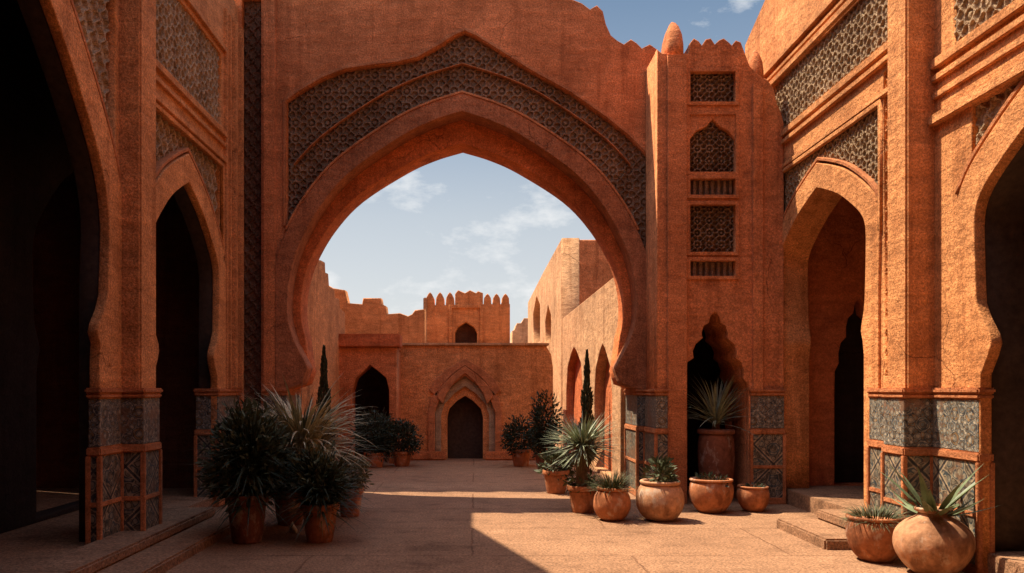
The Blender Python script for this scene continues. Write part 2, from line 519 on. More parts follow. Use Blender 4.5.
def carved(poly, axis, w, sign, fn, depth, cell=0.012):
    """real relief: height field over a polygon; its ground lies at w, ribs rise by depth towards sign"""
    us = [p[0] for p in poly]; vs = [p[1] for p in poly]
    nu = max(2, int((max(us) - min(us)) / cell)); nv = max(2, int((max(vs) - min(vs)) / cell))
    gu = np.linspace(min(us), max(us), nu); gv = np.linspace(min(vs), max(vs), nv)
    U, V = np.meshgrid(gu, gv)
    ins = inside(poly, U, V)
    H = fn(U, V) * depth
    H = H * (0.92 + 0.16 * RNG.random(H.shape)) + 0.06 * depth * RNG.random(H.shape)
    Wc = w + sign * H
    if axis == 'Y': co = np.stack([U, Wc, V], -1)
    else: co = np.stack([Wc, U, V], -1)
    idx = -np.ones(U.shape, int)
    cellin = ins[:-1, :-1] | ins[1:, :-1] | ins[:-1, 1:] | ins[1:, 1:]
    used = np.zeros(U.shape, bool)
    for dy in (0, 1):
        for dx in (0, 1):
            used[dy:nv - 1 + dy, dx:nu - 1 + dx] |= cellin
    idx[used] = np.arange(used.sum())
    a = idx[:-1, :-1][cellin]; b = idx[:-1, 1:][cellin]; c = idx[1:, 1:][cellin]; d = idx[1:, :-1][cellin]
    faces = np.stack([a, b, c, d], -1)
    flip = (axis == 'Y' and sign > 0) or (axis == 'X' and sign < 0)
    if flip: faces = faces[:, ::-1]
    me = bpy.data.meshes.new('m')
    me.from_pydata(co[used].tolist(), [], faces.tolist())
    me.update()
    return me

def arch_poly(c, half, floor):
    """closed opening: half is [(h, z)] from apex down"""
    right = [(c + h, z) for h, z in half]
    left = [(c - h, z) for h, z in half][1:]
    return [(c - half[-1][0], floor)] + left[::-1] + right + [(c + half[-1][0], floor)]

def safe_offset(half, d):
    """offset a side arch and drop its outer edge straight down below the horseshoe"""
    zmin = half[-7][1] + .03
    o = [p for p in half_offset(half, d) if p[1] > zmin]
    return o + [(o[-1][0], 1.0)]

def half_offset(half, d):
    pts = [(h, z) for h, z in half]
    o = offset_line(pts, d)
    o = [(max(h, 0.0), z) for h, z in o]
    # keep a pointed apex
    h1, z1 = o[1]; h2, z2 = o[2]
    o[0] = (0.0, z1 + (z1 - z2) / max(h2 - h1, 1e-4) * h1)
    return o

def ring_poly(c, inner, outer, floor):
    """an arch-shaped band from floor to floor"""
    i = arch_poly(c, inner, floor); o = arch_poly(c, outer, floor)
    return o + i[::-1]

def fx(px, d=12.0): return (px - VX) * d / F
def fz(py, d=12.0): return EYE + (VY - py) * d / F

# ------------------------------------------------------------------ ground
def sheet(name, x0, x1, y0, y1, z, mat, n=1):
    me = bpy.data.meshes.new('m')
    me.from_pydata([(x0, y0, z), (x1, y0, z), (x1, y1, z), (x0, y1, z)], [], [(0, 1, 2, 3)])
    o = link(name, me, mat)
    o['kind'] = 'structure'
    return o
sheet('ground', -1200, 1200, -1200, 1200, -0.004, 'earth')
sheet('courtyard_floor', -14, 14, -9, 45, 0.0, 'pave')

# ------------------------------------------------------------------ gateway wall with the great arch
Y0 = 12.0
CX = fx(462)
half_main = [(0, 112), (30, 122), (62, 138), (112, 173), (142, 208), (162, 245), (171, 275), (174, 300), (173, 322), (167, 342)]
half_main = [(a / 66.667, fz(b)) for a, b in half_main]
hm = catmull(half_main, 5)
hm_low = [(157 / 66.667, fz(361)), (154 / 66.667, fz(367)), (156 / 66.667, fz(374)), (160 / 66.667, fz(384))]
inner1 = hm + catmull(hm_low, 3) + [(2.66, 1.60), (2.66, 1.2)]
# outer edge of the front band
outer1 = half_offset(hm, 0.265)
outer1 = [p for p in outer1 if p[1] > fz(336)] + [(2.86, fz(352)), (2.86, fz(370)), (2.96, 1.55), (2.96, 1.2)]
mid1 = half_offset(hm, 0.14)
mid1 = [p for p in mid1 if p[1] > fz(340)] + [(2.56, fz(365)), (2.58, fz(382)), (2.80, 1.55), (2.80, 1.2)]
# second, recessed ring
ins = half_offset(hm, -0.17)
apexz = fz(153, 12.85)
zs = 2.9
inner2 = [(h * (0.955 if h > 0 else 1), zs + (z - zs) * (apexz - zs) / (hm[0][1] - zs) if z > zs else z) for h, z in hm if z > fz(337)] + [(2.375, fz(362)), (2.345, fz(370)), (2.42, fz(384)), (2.67, 1.60), (2.67, 1.2)]
fl = -0.2

gate = thing('gateway_wall', 'tall terracotta clay wall across the courtyard, pierced by the great pointed horseshoe arch', 'wall', (0, Y0, 0))
top_px = [(560, -3), (572, -1), (582, 3), (590, 9), (597, 5), (603, 11), (606, 24), (611, 35), (617, 40), (624, 44), (631, 39), (637, 43), (642, 48), (650, 44), (657, 49), (662, 53),
          (688, 53), (690, 43), (694, 38), (699, 41), (702, 45), (706, 39), (711, 38), (715, 44), (719, 40), (724, 38), (729, 42), (732, 45), (736, 40), (741, 42), (744, 50), (750, 66), (756, 72), (763, 78)]
outline = [(-4.3, -0.4), (4.36, -0.4), (4.36, fz(78)), (fx(664), fz(78))] + [(fx(a), fz(b)) for a, b in top_px[::-1] if a < 660] + [(-4.3, fz(-5))]
panel_top = [(287, 101), (300, 92), (322, 79), (345, 70), (372, 66), (398, 63), (418, 58), (440, 46), (455, 36), (465, 32), (476, 37), (500, 52), (530, 71), (570, 93), (600, 114), (626, 134), (648, 156)]
ptop = [(fx(a), fz(b)) for a, b in panel_top]
right_m = [(CX + h, z) for h, z in mid1]; left_m = [(CX - h, z) for h, z in mid1]
xl, xr = fx(287), fx(648)
# union of the panel and the arch: panel top, then down both sides into the arch band
r_low = [p for p in right_m if p[1] < fz(262)]
l_low = [p for p in left_m if p[1] < fz(252)]
hole_front = ptop + [(xr, fz(240))] + r_low + [(r_low[-1][0], fl), (l_low[-1][0], fl)] + l_low[::-1] + [(xl, fz(226))]
slot = rect(fx(242), fx(261), 0.02, fz(-2))
YT = Y0 - .75  # corner set forward so its shadow reaches along the right wall
tx = lambda a: fx(a, YT)
tz = lambda b: fz(b, YT)
win_rects = [rect(tx(690), tx(735), tz(102), tz(72)), rect(tx(690), tx(735), tz(195), tz(179)), rect(tx(690), tx(735), tz(252), tz(205)), rect(tx(690), tx(735), tz(276), tz(261))]
pw = [(690, 172), (735, 172), (735, 139), (728, 131), (720, 127), (713, 119), (706, 127), (697, 131), (690, 139)]
win_arch = [(tx(a), tz(b)) for a, b in pw]
nl = [(715, 312), (711, 316), (709, 323), (704, 326), (702, 333), (703, 338), (696, 344), (693, 351), (694, 358), (688, 362), (685, 370), (686, 378), (680, 384), (679, 398)]
nr = [(719, 316), (721, 323), (726, 326), (728, 333), (727, 338), (734, 344), (737, 351), (736, 358), (741, 362), (744, 370), (743, 378), (748, 384), (749, 398)]
niche = [(tx(a), tz(b)) for a, b in nl[::-1]] + [(tx(a), tz(b)) for a, b in nr] + [(tx(749), fl), (tx(679), fl)]
wide = [(u + (.03 if u > tx(714) else -.03), v + (.03 if v > 0 else 0)) for u, v in niche]
front = prism([outline, hole_front, slot, wide], 'Y', Y0, Y0 + 0.13, 0.014)
arch_back = arch_poly(CX, mid1, fl)
back = prism([[(u, v - 0.01 if v > 0 else v) for u, v in outline], arch_back, wide], 'Y', Y0 + 0.132, Y0 + 0.45, 0.014)
link('wall', join(front, back), 'clay', gate)
t_out = [(tx(657), -.4), (4.348, -.4), (4.348, tz(124)), (4.31, tz(112)), (4.25, tz(104)), (4.20, tz(88)), (4.12, tz(80))] + [(tx(a), tz(b)) for a, b in top_px[::-1] if a >= 657]  # sloping right shoulder shaped to stand in for a diagonal shadow
tower = link('corner_tower', join(prism([t_out, win_arch, niche] + win_rects, 'Y', YT, YT + .13, .014), prism([[(a, b - .01 if b > 0 else b) for a, b in t_out], niche], 'Y', YT + .132, Y0 - .002, .012)), 'clay', gate)
link('archivolt', prism([ring_poly(CX, inner1, outer1, fl)], 'Y', Y0 - 0.04, Y0 + 0.36, 0.011), 'band', gate)
o2 = half_offset(hm, 0.22); o2 = [p for p in o2 if p[1] > fz(336)] + [(2.80, fz(380)), (2.95, 1.55), (2.95, 1.2)]
link('inner_ring', prism([ring_poly(CX, inner2, o2, fl)], 'Y', Y0 + 0.35, Y0 + 0.85, 0.012), 'ring', gate)
# thin raised fillet along the band and round the panel
fo = half_offset(hm, 0.295); fo = [p for p in fo if abs(p[0]) < 2.68 and p[1] > fz(240)]
fi = half_offset(hm, 0.262); fi = [p for p in fi if abs(p[0]) < 2.65 and p[1] > fz(240)]
def open_ring(o, i):
    a = [(CX - h, z) for h, z in o[::-1]] + [(CX + h, z) for h, z in o[1:]]
    b = [(CX - h, z) for h, z in i[::-1]] + [(CX + h, z) for h, z in i[1:]]
    return a + b[::-1]
link('fillet', prism([open_ring(fo, fi)], 'Y', Y0 - 0.055, Y0 + 0.10, 0.006), 'trim', gate)
fo = half_offset(hm, 0.72); fo = [p for p in fo if abs(p[0]) < 2.62 and p[1] > fz(240)]
fi = half_offset(hm, 0.706); fi = [p for p in fi if abs(p[0]) < 2.6 and p[1] > fz(240)]
link('fillet', prism([open_ring(fo, fi)], 'Y', Y0 + 0.02, Y0 + 0.12, 0.004), 'trim', gate)
# carved spandrel panel (real relief, 10 cm behind the face)
grow = [(u + (0.04 if u > 0 else -0.04), v + 0.04) for u, v in ptop]
pan = grow + [(xr + .04, fz(262)), (CX + 1.9, fz(300)), (CX - 1.9, fz(300)), (xl - .04, fz(252))]
hole = arch_poly(CX, half_offset(hm, 0.1), 0.0)
def pan_fn(u, v): return girih(u - CX, v, 0.24)
pm = carved(pan, 'Y', Y0 + 0.125, -1, pan_fn, 0.036, 0.0095)
bm = bmesh.new(); bm.from_mesh(pm)
P = np.array([(f.calc_center_median().x, f.calc_center_median().z) for f in bm.faces])
inn = inside(hole, P[:, 0], P[:, 1])
bmesh.ops.delete(bm, geom=[f for f, k in zip(list(bm.faces), inn) if k], context='FACES')
bm.to_mesh(pm); bm.free()
link('carved_panel', pm, 'carved_dark', gate)
# panel edge frame
fr_out = offset_line([(xl, fz(226))] + ptop + [(xr, fz(240))], 0.055)
fr_in = offset_line([(xl, fz(226))] + ptop + [(xr, fz(240))], 0.012)
link('panel_frame', prism([fr_out + fr_in[::-1]], 'Y', Y0 - 0.022, Y0 + 0.03, 0.006), 'trim', gate)
# lattice windows on the right of the arch
for i, r in enumerate(win_rects):
    us = [p[0] for p in r]; vs = [p[1] for p in r]
    g = rect(min(us) - .03, max(us) + .03, min(vs) - .03, max(vs) + .03)
    w = link('lattice_panel', carved(g, 'Y', YT + 0.12, -1, (lambda u, v: girih(u, v, 0.17)) if i in (0, 2) else (lambda u, v: 1 - sstep(.22, .34, np.abs((u / 0.085) % 1 - .5))), 0.06, 0.009), 'carved_dark', tower)
    link('panel_frame', prism([rect(min(us) - .05, max(us) + .05, min(vs) - .05, max(vs) + .05), rect(min(us), max(us), min(vs), max(vs))], 'Y', YT - .025, YT + .02, .006), 'clay', gate)
us = [p[0] for p in win_arch]; vs = [p[1] for p in win_arch]
w = link('lattice_panel', carved(rect(min(us) - .03, max(us) + .03, min(vs) - .03, max(vs) + .03), 'Y', YT + .12, -1, lambda u, v: girih(u, v, .17), .06, .009), 'carved_dark', tower)
link('panel_frame', prism([rect(min(us) - .05, max(us) + .05, min(vs) - .05, tz(112)), rect(min(us) - .004, max(us) + .004, min(vs), tz(115))], 'Y', YT - .022, YT + .02, .006), 'clay', gate)
link('carved_strip', carved(rect(fx(240), fx(263), 0, fz(-10)), 'Y', Y0 + .128, -1, lambda u, v: sebka(u, v, .16), .03, .014), 'wood', gate)
# doorway passage behind the lobed opening
pb = join(box(tx(664), tx(666), Y0 + .46, Y0 + 1.3, 0, 3.3, 0), box(4.36, 4.39, Y0 + .46, Y0 + 1.3, 0, 3.3, 0), box(tx(664), 4.39, Y0 + 1.3, Y0 + 1.35, 0, 3.3, 0), box(tx(664), 4.39, Y0 + .46, Y0 + 1.35, 3.3, 3.4, 0))
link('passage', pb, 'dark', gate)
# pilasters, pinnacles
link('pilaster', box(tx(667), tx(686), YT - .06, YT + .05, 0, tz(56), .006), 'clay', tower)
link('pilaster', box(tx(752), tx(762), YT - .05, YT + .05, 1.6, tz(84), .006), 'clay', tower)
link('pilaster', box(fx(264), fx(276), Y0 - .05, Y0 + .05, 1.6, fz(-6)), 'clay', gate)

def pinnacle(x0, x1, y0, y1, zb, zt):
    """leaning bullet-shaped merlon"""
    bm = bmesh.new(); rings = []
    cx, cy = (x0 + x1) / 2, (y0 + y1) / 2
    for t, s in ((0, 1), (.35, .98), (.6, .86), (.8, .62), (.93, .34), (1, .08)):
        z = zb + (zt - zb) * t
        q = []
        for k in range(12):
            a = 2 * math.pi * k / 12
            ca, sa = math.cos(a), math.sin(a)
            e = 0.45
            q.append(bm.verts.new((cx + (x1 - x0) / 2 * s * math.copysign(abs(ca) ** e, ca), cy + (y1 - y0) / 2 * s * math.copysign(abs(sa) ** e, sa), z)))
        rings.append(q)
    for a, b in zip(rings, rings[1:]):
        for k in range(12): bm.faces.new((a[k], a[(k + 1) % 12], b[(k + 1) % 12], b[k]))
    bm.faces.new(rings[-1]); bm.faces.new(rings[0][::-1])
    bmesh.ops.recalc_face_normals(bm, faces=bm.faces)
    me = bpy.data.meshes.new('m'); bm.to_mesh(me); bm.free(); return me
link('pinnacle', pinnacle(tx(667), tx(685), YT - .03, YT + .5, tz(58), tz(15)), 'clay', tower, smooth=True)
link('pinnacle', pinnacle(tx(752), tx(766), YT + .02, YT + .36, tz(82), tz(45)), 'clay', tower, smooth=True)
# tiled dado on the piers
def dado(parent, x0, x1, y0, y1, zb, front='Y'):
    d = link('tile_dado', box(x0, x1, y0, y1, zb, 0.98, .006), 'tile_low', parent)
    e = .018
    link('tile_frieze', box(x0, x1, y0, y1, 1.062, 1.52, .006), 'tile', d)
    link('moulding', join(box(x0 - e, x1 + e, y0 - e, y1 + e, .98, 1.06, .012), box(x0 - e, x1 + e, y0 - e, y1 + e, 1.521, 1.565, .012), box(x0 - e * 1.6, x1 + e * 1.6, y0 - e * 1.6, y1 + e * 1.6, 1.567, 1.62, .015)), 'trim', d)
    # clay border: corner posts and a waist rail framing the lozenge panels
    q = .022
    posts = [box(x - q, x + q, y - q, y + q, zb, .979, .006) for x in (x0, x1) for y in (y0, y1)]
    link('border', join(*posts, box(x0 - .012, x1 + .012, y0 - .012, y1 + .012, .50, .545, .006), box(x0 - .02, x1 + .02, y0 - .02, y1 + .02, zb, zb + .09, .01)), 'trim', d)
    return d
dado(gate, CX + 2.62, 2.80, Y0 - .045, Y0 + .88, 0)
dado(tower, tx(657) - .025, tx(677.5), YT - .035, Y0 - .05, 0)
dado(tower, tx(750.5), 4.335, YT - .035, Y0 - .004, 0)
dado(gate, fx(264), CX - 2.62, Y0 - .045, Y0 + .88, 0)

# ------------------------------------------------------------------ arcaded side wings
def wing(root, side, XW, arches, y_end, top, bands, panels, strips, butt, mat, th=.56, near_end=-5.0, lined=()):
    """arches: [(centre, half-profile, band width)]; outline in the Y-Z plane at X = XW"""
    t1, t2 = XW + side * .12, XW + side * th
    outl = [(near_end, -0.4), (y_end, -0.4)] + top
    hf, hb = [], []
    for c, half, bw in arches:
        mid = safe_offset(half, bw * .5)
        hb.append(arch_poly(c, mid, fl))
    for poly in panels: hf.append(poly)
    for poly in strips: hf.append(poly)
    f_ = prism([outl] + hf, 'X', XW, t1, .014)
    b_ = prism([[(a, b - .012 if b > 1 else b) for a, b in outl]] + hb, 'X', XW + side * .122, t2, .014)
    link('wall', join(f_, b_), mat, root)
    for n_, (c, half, bw) in enumerate(arches):
        outer = safe_offset(half, bw)
        deep = .07 if n_ in lined else th + .04
        link('arch_band', prism([ring_poly(c, half, outer, fl)], 'X', XW - side * .03, XW + side * deep, .011), mat, root)
        if n_ in lined:      # dark lining added so the shaded reveal goes black
            link('shade_lining', prism([ring_poly(c, safe_offset(half, .012), safe_offset(half, bw * .5), fl)], 'X', XW + side * .072, XW + side * (th + .05), .008), 'door_and_shade', root)
        fo = [p for p in half_offset(half, bw + .07) if p[1] > half[-7][1] + 1.0]
        fi = [p for p in half_offset(half, bw + .03) if p[1] > half[-7][1] + 1.0]
        a = [(c - h, z) for h, z in fo[::-1]] + [(c + h, z) for h, z in fo[1:]]
        b = [(c - h, z) for h, z in fi[::-1]] + [(c + h, z) for h, z in fi[1:]]
        link('fillet', prism([a + b[::-1]], 'X', XW - side * .022, XW + side * .11, .006), 'trim', root)
    for (y0, y1, z0, z1, pr, m) in bands:
        link('moulding', box(min(XW - side * pr, XW + side * .06), max(XW - side * pr, XW + side * .06), y0, y1, z0, z1, .006), m, root)
    for (y0, y1, pr) in butt:
        link('buttress', box(min(XW - side * pr, XW + side * .1), max(XW - side * pr, XW + side * .1), y0, y1, -.1, 8.5 if side < 0 else 9.0, .02), mat, root)

def side_profile(hw, spring, apex, waist, foot=None):
    """keel arch: pointed head, horseshoe swell, cusp at the waist, plain foot"""
    foot = foot or waist + .04
    pts = [(0, apex), (hw * .22, apex - (apex - spring) * .13), (hw * .5, apex - (apex - spring) * .33), (hw * .78, apex - (apex - spring) * .62), (hw * .94, apex - (apex - spring) * .84), (hw, spring - .05), (hw * 1.0, spring - .4), (hw * .985, spring - .8)]
    p = catmull(pts, 4)
    z0 = spring - .8
    p += [(hw * (.45 * waist + .55), z0 - .13), (hw * waist, z0 - .28), (hw * (waist - .015), z0 - .36), (hw * (waist + .015), z0 - .46), (hw * foot, max(1.63, z0 - .62)), (hw * foot, 1.1)]
    return p

def arch_minus(poly, axis_mesh, c, half, bw):
    """drop relief faces that fall inside the arch band"""
    bm = bmesh.new(); bm.from_mesh(axis_mesh)
    hole = arch_poly(c, half_offset(half, bw * .5), -1)
    P = np.array([(f.calc_center_median().y, f.calc_center_median().z) for f in bm.faces])
    k = inside(hole, P[:, 0], P[:, 1])
    bmesh.ops.delete(bm, geom=[f for f, q in zip(list(bm.faces), k) if q], context='FACES')
    bm.to_mesh(axis_mesh); bm.free()
    return axis_mesh

# ---- right wing
XR = 4.35
right = thing('arcade_wall', 'sunlit clay arcade wall on the right, with carved friezes above its arches', 'wall', (XR, 8, 0))
pr_far = side_profile(1.27, 3.42, 4.16, .93)
pr_near = side_profile(1.50, 3.15, 4.02, .865, .945)
cR, cRn = 10.13, 5.42
def pan_poly(c, half, bw, y0, y1, ztop, zlow):
    """spandrel panel joined with its arch: a frame with the arch's middle line cut through its foot"""
    mid = [(h, z) for h, z in safe_offset(half, bw * .5)]
    rl = [(c + h, z) for h, z in mid if z < zlow]; ll = [(c - h, z) for h, z in mid if z < zlow]
    return [(y0, ztop), (y1, ztop), (y1, zlow)] + rl + [(rl[-1][0], fl), (ll[-1][0], fl)] + ll[::-1] + [(y0, zlow)]
pR = pan_poly(cR, pr_far, .30, 8.59, 11.66, 4.68, 3.25)
pRn = pan_poly(cRn, pr_near, .30, 3.84, 7.0, 4.08, 2.7)
fr_far = rect(8.34, 11.98, 5.27, 6.02)
fr_near = rect(2.5, 7.3, 4.74, 6.3)
st = rect(8.36, 8.52, 1.75, 4.98)
topR = [(12.9, 7.16), (12.0, 7.46), (11.0, 7.8), (9.0, 8.6), (-5.0, 8.6)]
bR = []
for z0, z1, p_ in ((6.03, 6.11, .05), (6.16, 6.21, .03), (6.27, 6.36, .06), (5.16, 5.25, .05), (5.05, 5.11, .05), (4.72, 4.78, .035)):
    bR.append((7.94, 11.99, z0, z1, p_, 'wing'))
for z0, z1, p_ in ((4.62, 4.71, .05), (4.50, 4.56, .04), (4.34, 4.40, .03), (4.09, 4.18, .07)):
    bR.append((2.0, 7.565, z0, z1, p_, 'wing'))
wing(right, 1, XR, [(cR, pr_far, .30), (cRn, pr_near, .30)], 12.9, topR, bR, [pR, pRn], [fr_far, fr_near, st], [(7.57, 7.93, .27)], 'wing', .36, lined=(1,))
def g_(r, m=.03):
    us = [p[0] for p in r]; vs = [p[1] for p in r]
    return rect(min(us) - m, max(us) + m, min(vs) - m, max(vs) + m)
lace = lambda w: (lambda u, v: star_lace(u, v, w))
arab = lambda w: (lambda u, v: girih(u, v, w))
seb = lambda w: (lambda u, v: sebka(u, v, w))
link('carved_frieze', carved(g_(fr_far), 'X', XR + .05, -1, arab(.24), .03, .0095), 'carved', right)
link('carved_frieze', carved(g_(fr_near), 'X', XR + .05, -1, arab(.24), .03, .0095), 'carved', right)
link('carved_strip', carved(g_(st), 'X', XR + .05, -1, seb(.16), .03, .01), 'wing', right)
link('carved_spandrel', arch_minus(None, carved(rect(8.56, 11.7, 3.0, 4.71), 'X', XR + .06, -1, arab(.2), .03, .009), cR, pr_far, .3), 'carved', right)
link('carved_spandrel', arch_minus(None, carved(rect(3.8, 7.03, 2.4, 4.11), 'X', XR + .06, -1, seb(.19), .03, .009), cRn, pr_near, .3), 'carved', right)
def spandrel_frame(XW, side, y0, y1, z0, z1, root, mat):
    e = .05
    poly = [(y0 - e, z0), (y0, z0), (y0, z1), (y1, z1), (y1, z0), (y1 + e, z0), (y1 + e, z1 + e), (y0 - e, z1 + e)]
    link('panel_frame', prism([poly], 'X', XW - side * .03, XW + side * .03, .008), mat, root)
spandrel_frame(XR, 1, 8.59, 11.66, 3.3, 4.66, right, 'wing')
dado(right, XR - .035, XR + .07, 6.85, 7.56, 0)
dado(right, XR - .035, XR + .42, 7.935, 8.76, 0)
dado(right, XR - .30, XR + .1, 7.55, 7.933, 0)
lobed = [(0, 2.75), (.10, 2.66), (.14, 2.52), (.25, 2.46), (.30, 2.34), (.30, 2.2), (.42, 2.12), (.47, 1.98), (.46, 1.85), (.55, 1.74), (.56, 1.4)]
# arcade passage behind the right wing
def passage(root, side, XW, xb, y0, y1, ceil, doors, mat, zf):
    a, b = XW + side * (.41 if side > 0 else .26), XW + side * xb
    lo, hi = min(a, b), max(a, b)
    link('passage_floor', box(min(XW + side * .03, b), max(XW + side * .03, b), y0, y1, -.05, zf, .01), 'pave', root)
    link('ceiling', box(lo, hi, y0, y1, ceil, ceil + .2, .01), mat, root)
    link('end_wall', box(lo, hi, y0 - .3, y0, 0, ceil, .01), mat, root)
    if side > 0:
        # lobed doorway in the far end of the passage
        dw = arch_poly(5.62, [(h * .66, .28 + (z - .28) * 1.09) for h, z in lobed], zf + .01)
        link('end_wall', prism([rect(lo, hi, .0, ceil), dw], 'Y', y1 - .25, y1 + .06, .01), 'rust', root)
        link('doorway_shade', box(5.0, 6.3, y1 + .07, y1 + .09, 0, 3.4, .002), 'dark', root)  # black sheet painted as the shade beyond the lobed doorway
    else:
        link('end_wall', box(lo, hi, y1, y1 + .06, 0, ceil, .01), mat, root)
    link('roof', box(min(XW + side * .57, XW + side * (xb + .6)), max(XW + side * .57, XW + side * (xb + .6)), y0 - .2, y1 - .02, 6.0, 6.3, .01), mat, root)
    holes = []
    for c, hf in doors: holes.append(arch_poly(c, hf, .02 + zf))
    link('back_wall', prism([rect(y0, y1, 0, ceil)] + holes, 'X', b, b + side * .3, .012), mat, root)
    link('doorway_shade', box(min(b + side * .31, b + side * .34), max(b + side * .31, b + side * .34), y0, y1, 0, ceil, .005), 'dark', root)  # black sheet behind the door holes stands in for their shade
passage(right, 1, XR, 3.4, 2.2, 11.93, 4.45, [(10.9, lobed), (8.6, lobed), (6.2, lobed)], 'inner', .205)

# ---- left wing
XL = -3.55
left = thing('arcade_wall', 'shaded clay arcade wall on the left, tall arches opening into darkness', 'wall', (XL, 8, 0))
pl_far = side_profile(1.16, 3.20, 4.16, .82, .93)
pl_near = side_profile(2.08, 3.30, 5.55, .90, .905)
cL, cLn = 9.86, 5.62
pL = pan_poly(cL, pl_far, .32, 8.56, 11.2, 4.75, 3.25)
pLn = pan_poly(cLn, pl_near, .34, 3.3, 7.9, 5.95, 4.0)
frL = rect(8.45, 11.2, 5.3, 6.3)
topL = [(12.02, 7.35), (10.9, 7.35), (8.7, 8.9), (7.0, 9.7), (-5.0, 9.8)]
bL = [(8.4, 11.3, z0, z1, p_, 'wing') for z0, z1, p_ in ((6.36, 6.44, .05), (5.16, 5.24, .05), (5.02, 5.08, .04), (4.8, 4.88, .05))]
bL += [(2.0, 7.96, 6.02, 6.10, .05, 'wing'), (2.0, 7.96, 6.2, 6.3, .06, 'wing')]
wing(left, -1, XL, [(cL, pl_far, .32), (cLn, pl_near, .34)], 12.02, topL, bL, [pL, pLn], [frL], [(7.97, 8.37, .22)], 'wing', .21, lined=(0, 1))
link('carved_frieze', carved(g_(frL), 'X', XL - .06, 1, arab(.26), .03, .0105), 'carved', left)
link('carved_spandrel', arch_minus(None, carved(rect(8.53, 11.23, 3.0, 4.78), 'X', XL - .10, 1, seb(.2), .04, .0105), cL, pl_far, .32), 'carved', left)
link('carved_spandrel', arch_minus(None, carved(rect(3.27, 7.93, 3.6, 5.98), 'X', XL - .10, 1, seb(.22), .04, .014), cLn, pl_near, .34), 'carved', left)
spandrel_frame(XL, -1, 8.56, 11.2, 3.4, 4.73, left, 'wing')
for y0, y1, p_ in ((11.30, 11.36, .05), (11.5, 11.56, .04), (11.66, 11.76, .07), (11.9, 11.985, .09)):
    link('pilaster', box(XL - .05, XL + p_, y0, y1, 1.62, 7.0), 'wing', left)
dado(left, XL - .07, XL + .035, 7.49, 7.955, 0)
dado(left, XL - .27, XL + .035, 8.375, 8.80, 0)
dado(left, XL - .1, XL + .25, 7.957, 8.373, 0)
dado(left, XL - .27, XL + .035, 10.94, 11.94, 0)
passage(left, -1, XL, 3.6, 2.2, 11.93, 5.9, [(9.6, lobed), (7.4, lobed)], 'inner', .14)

# inner arcade pier seen dimly through the left near arch
inner = side_profile(1.2, 3.2, 4.4, .9)
link('inner_arch', prism([rect(3.0, 11.9, .14, 5.9), arch_poly(6.55, inner, .2), arch_poly(9.9, inner, .2)], 'X', XL - 1.5, XL - 1.25, .02), 'dark', left)  # near-black colour stands in for shade inside the arcade

# the court is closed behind the viewer too
bw_ = thing('courtyard_wall', 'plain clay wall closing the courtyard behind the viewer', 'wall', (0, -5.3, 0))
link('wall', prism([rect(-4.2, 5.0, -.3, 7.5)], 'Y', -5.4, -5.0), 'clay', bw_)

link('unseen_shade_roof', box(-3.54, 4.34, -5.0, 2.3, 6.6, 7.0, .03), 'clay', bw_)  # roof added out of view to cut light bouncing from behind
link('unseen_shade_front', prism([rect(-3.54, 4.34, 5.2, 8.2)], 'Y', 2.3, 2.7, .03), 'clay', bw_)  # unseen front of that added roof, blocks bounce as well

# ------------------------------------------------------------------ steps
def steps(name, label, boxes, loc):
    t = thing(name, label, 'steps', loc)
    for b in boxes: link('step', box(*b, bev=.02), 'pave', t)
    return t
steps('stone_steps', 'two low clay steps below the right arch, half in sun', [(3.5, 4.32, 8.0, 9.3, -.05, .11), (3.95, 4.32, 8.02, 9.28, .1105, .22)], (3.9, 8.6, 0))
steps('stone_steps', 'two low clay steps along the foot of the shaded left arcade', [(-3.54, -2.72, 5.0, 9.6, -.05, .10), (-3.54, -3.1, 5.02, 9.58, .1005, .2)], (-3.2, 7.5, 0))

# ------------------------------------------------------------------ far court
def merlon_top(u0, u1, z, n, hgt, fill=.86):
    """stepped-pointed battlement outline from u1 back to u0"""
    p = []
    w = (u1 - u0) / n
    for i in range(n)[::-1]:
        c = u0 + (i + .5) * w; h = w * fill / 2
        p += [(c + w / 2, z), (c + h, z), (c + h * .9, z + hgt * .55), (c + h * .45, z + hgt * .85), (c, z + hgt), (c - h * .45, z + hgt * .85), (c - h * .9, z + hgt * .55), (c - h, z), (c - w / 2, z)]
    q = []
    for a in p:
        if not q or (abs(a[0] - q[-1][0]) + abs(a[1] - q[-1][1])) > 1e-4: q.append(a)
    return q

# gatehouse with the small door
d = 18.3
gh = thing('gatehouse', 'low clay gatehouse at the end of the court with one dark pointed door', 'building', (0, d, 0))
X = lambda px: fx(px, d)
Z = lambda py: fz(py, d)
dr = [(465, 396), (457, 401), (449, 409), (447, 418), (447, 474), (483, 474), (483, 418), (481, 409), (473, 401)]
drp = [(X(a), Z(b) if b < 470 else -.2) for a, b in dr]
og = [(465, 376), (452, 386), (440, 399), (435, 412), (435, 474), (495, 474), (495, 412), (490, 399), (478, 386)]
ogp = [(X(a), Z(b) if b < 470 else -.2) for a, b in og]
go = [(465, 367), (446, 381), (431, 398), (428, 412), (428, 474), (502, 474), (502, 412), (499, 398), (484, 381)]
gop = [(X(a), Z(b) if b < 470 else -.2) for a, b in go]
out = [(X(392), -.4), (X(553), -.4), (X(553), Z(368)), (X(551), Z(354)), (X(546), Z(345.5)), (X(399), Z(345.5)), (X(394), Z(350))]
link('wall', join(prism([out, ogp], 'Y', d, d + .1, .015), prism([[(a, b - .006) for a, b in out], drp], 'Y', d + .102, d + .5, .015)), 'adobe', gh)
link('door_frame', prism([gop, ogp], 'Y', d - .05, d + .05, .012), 'trim', gh)
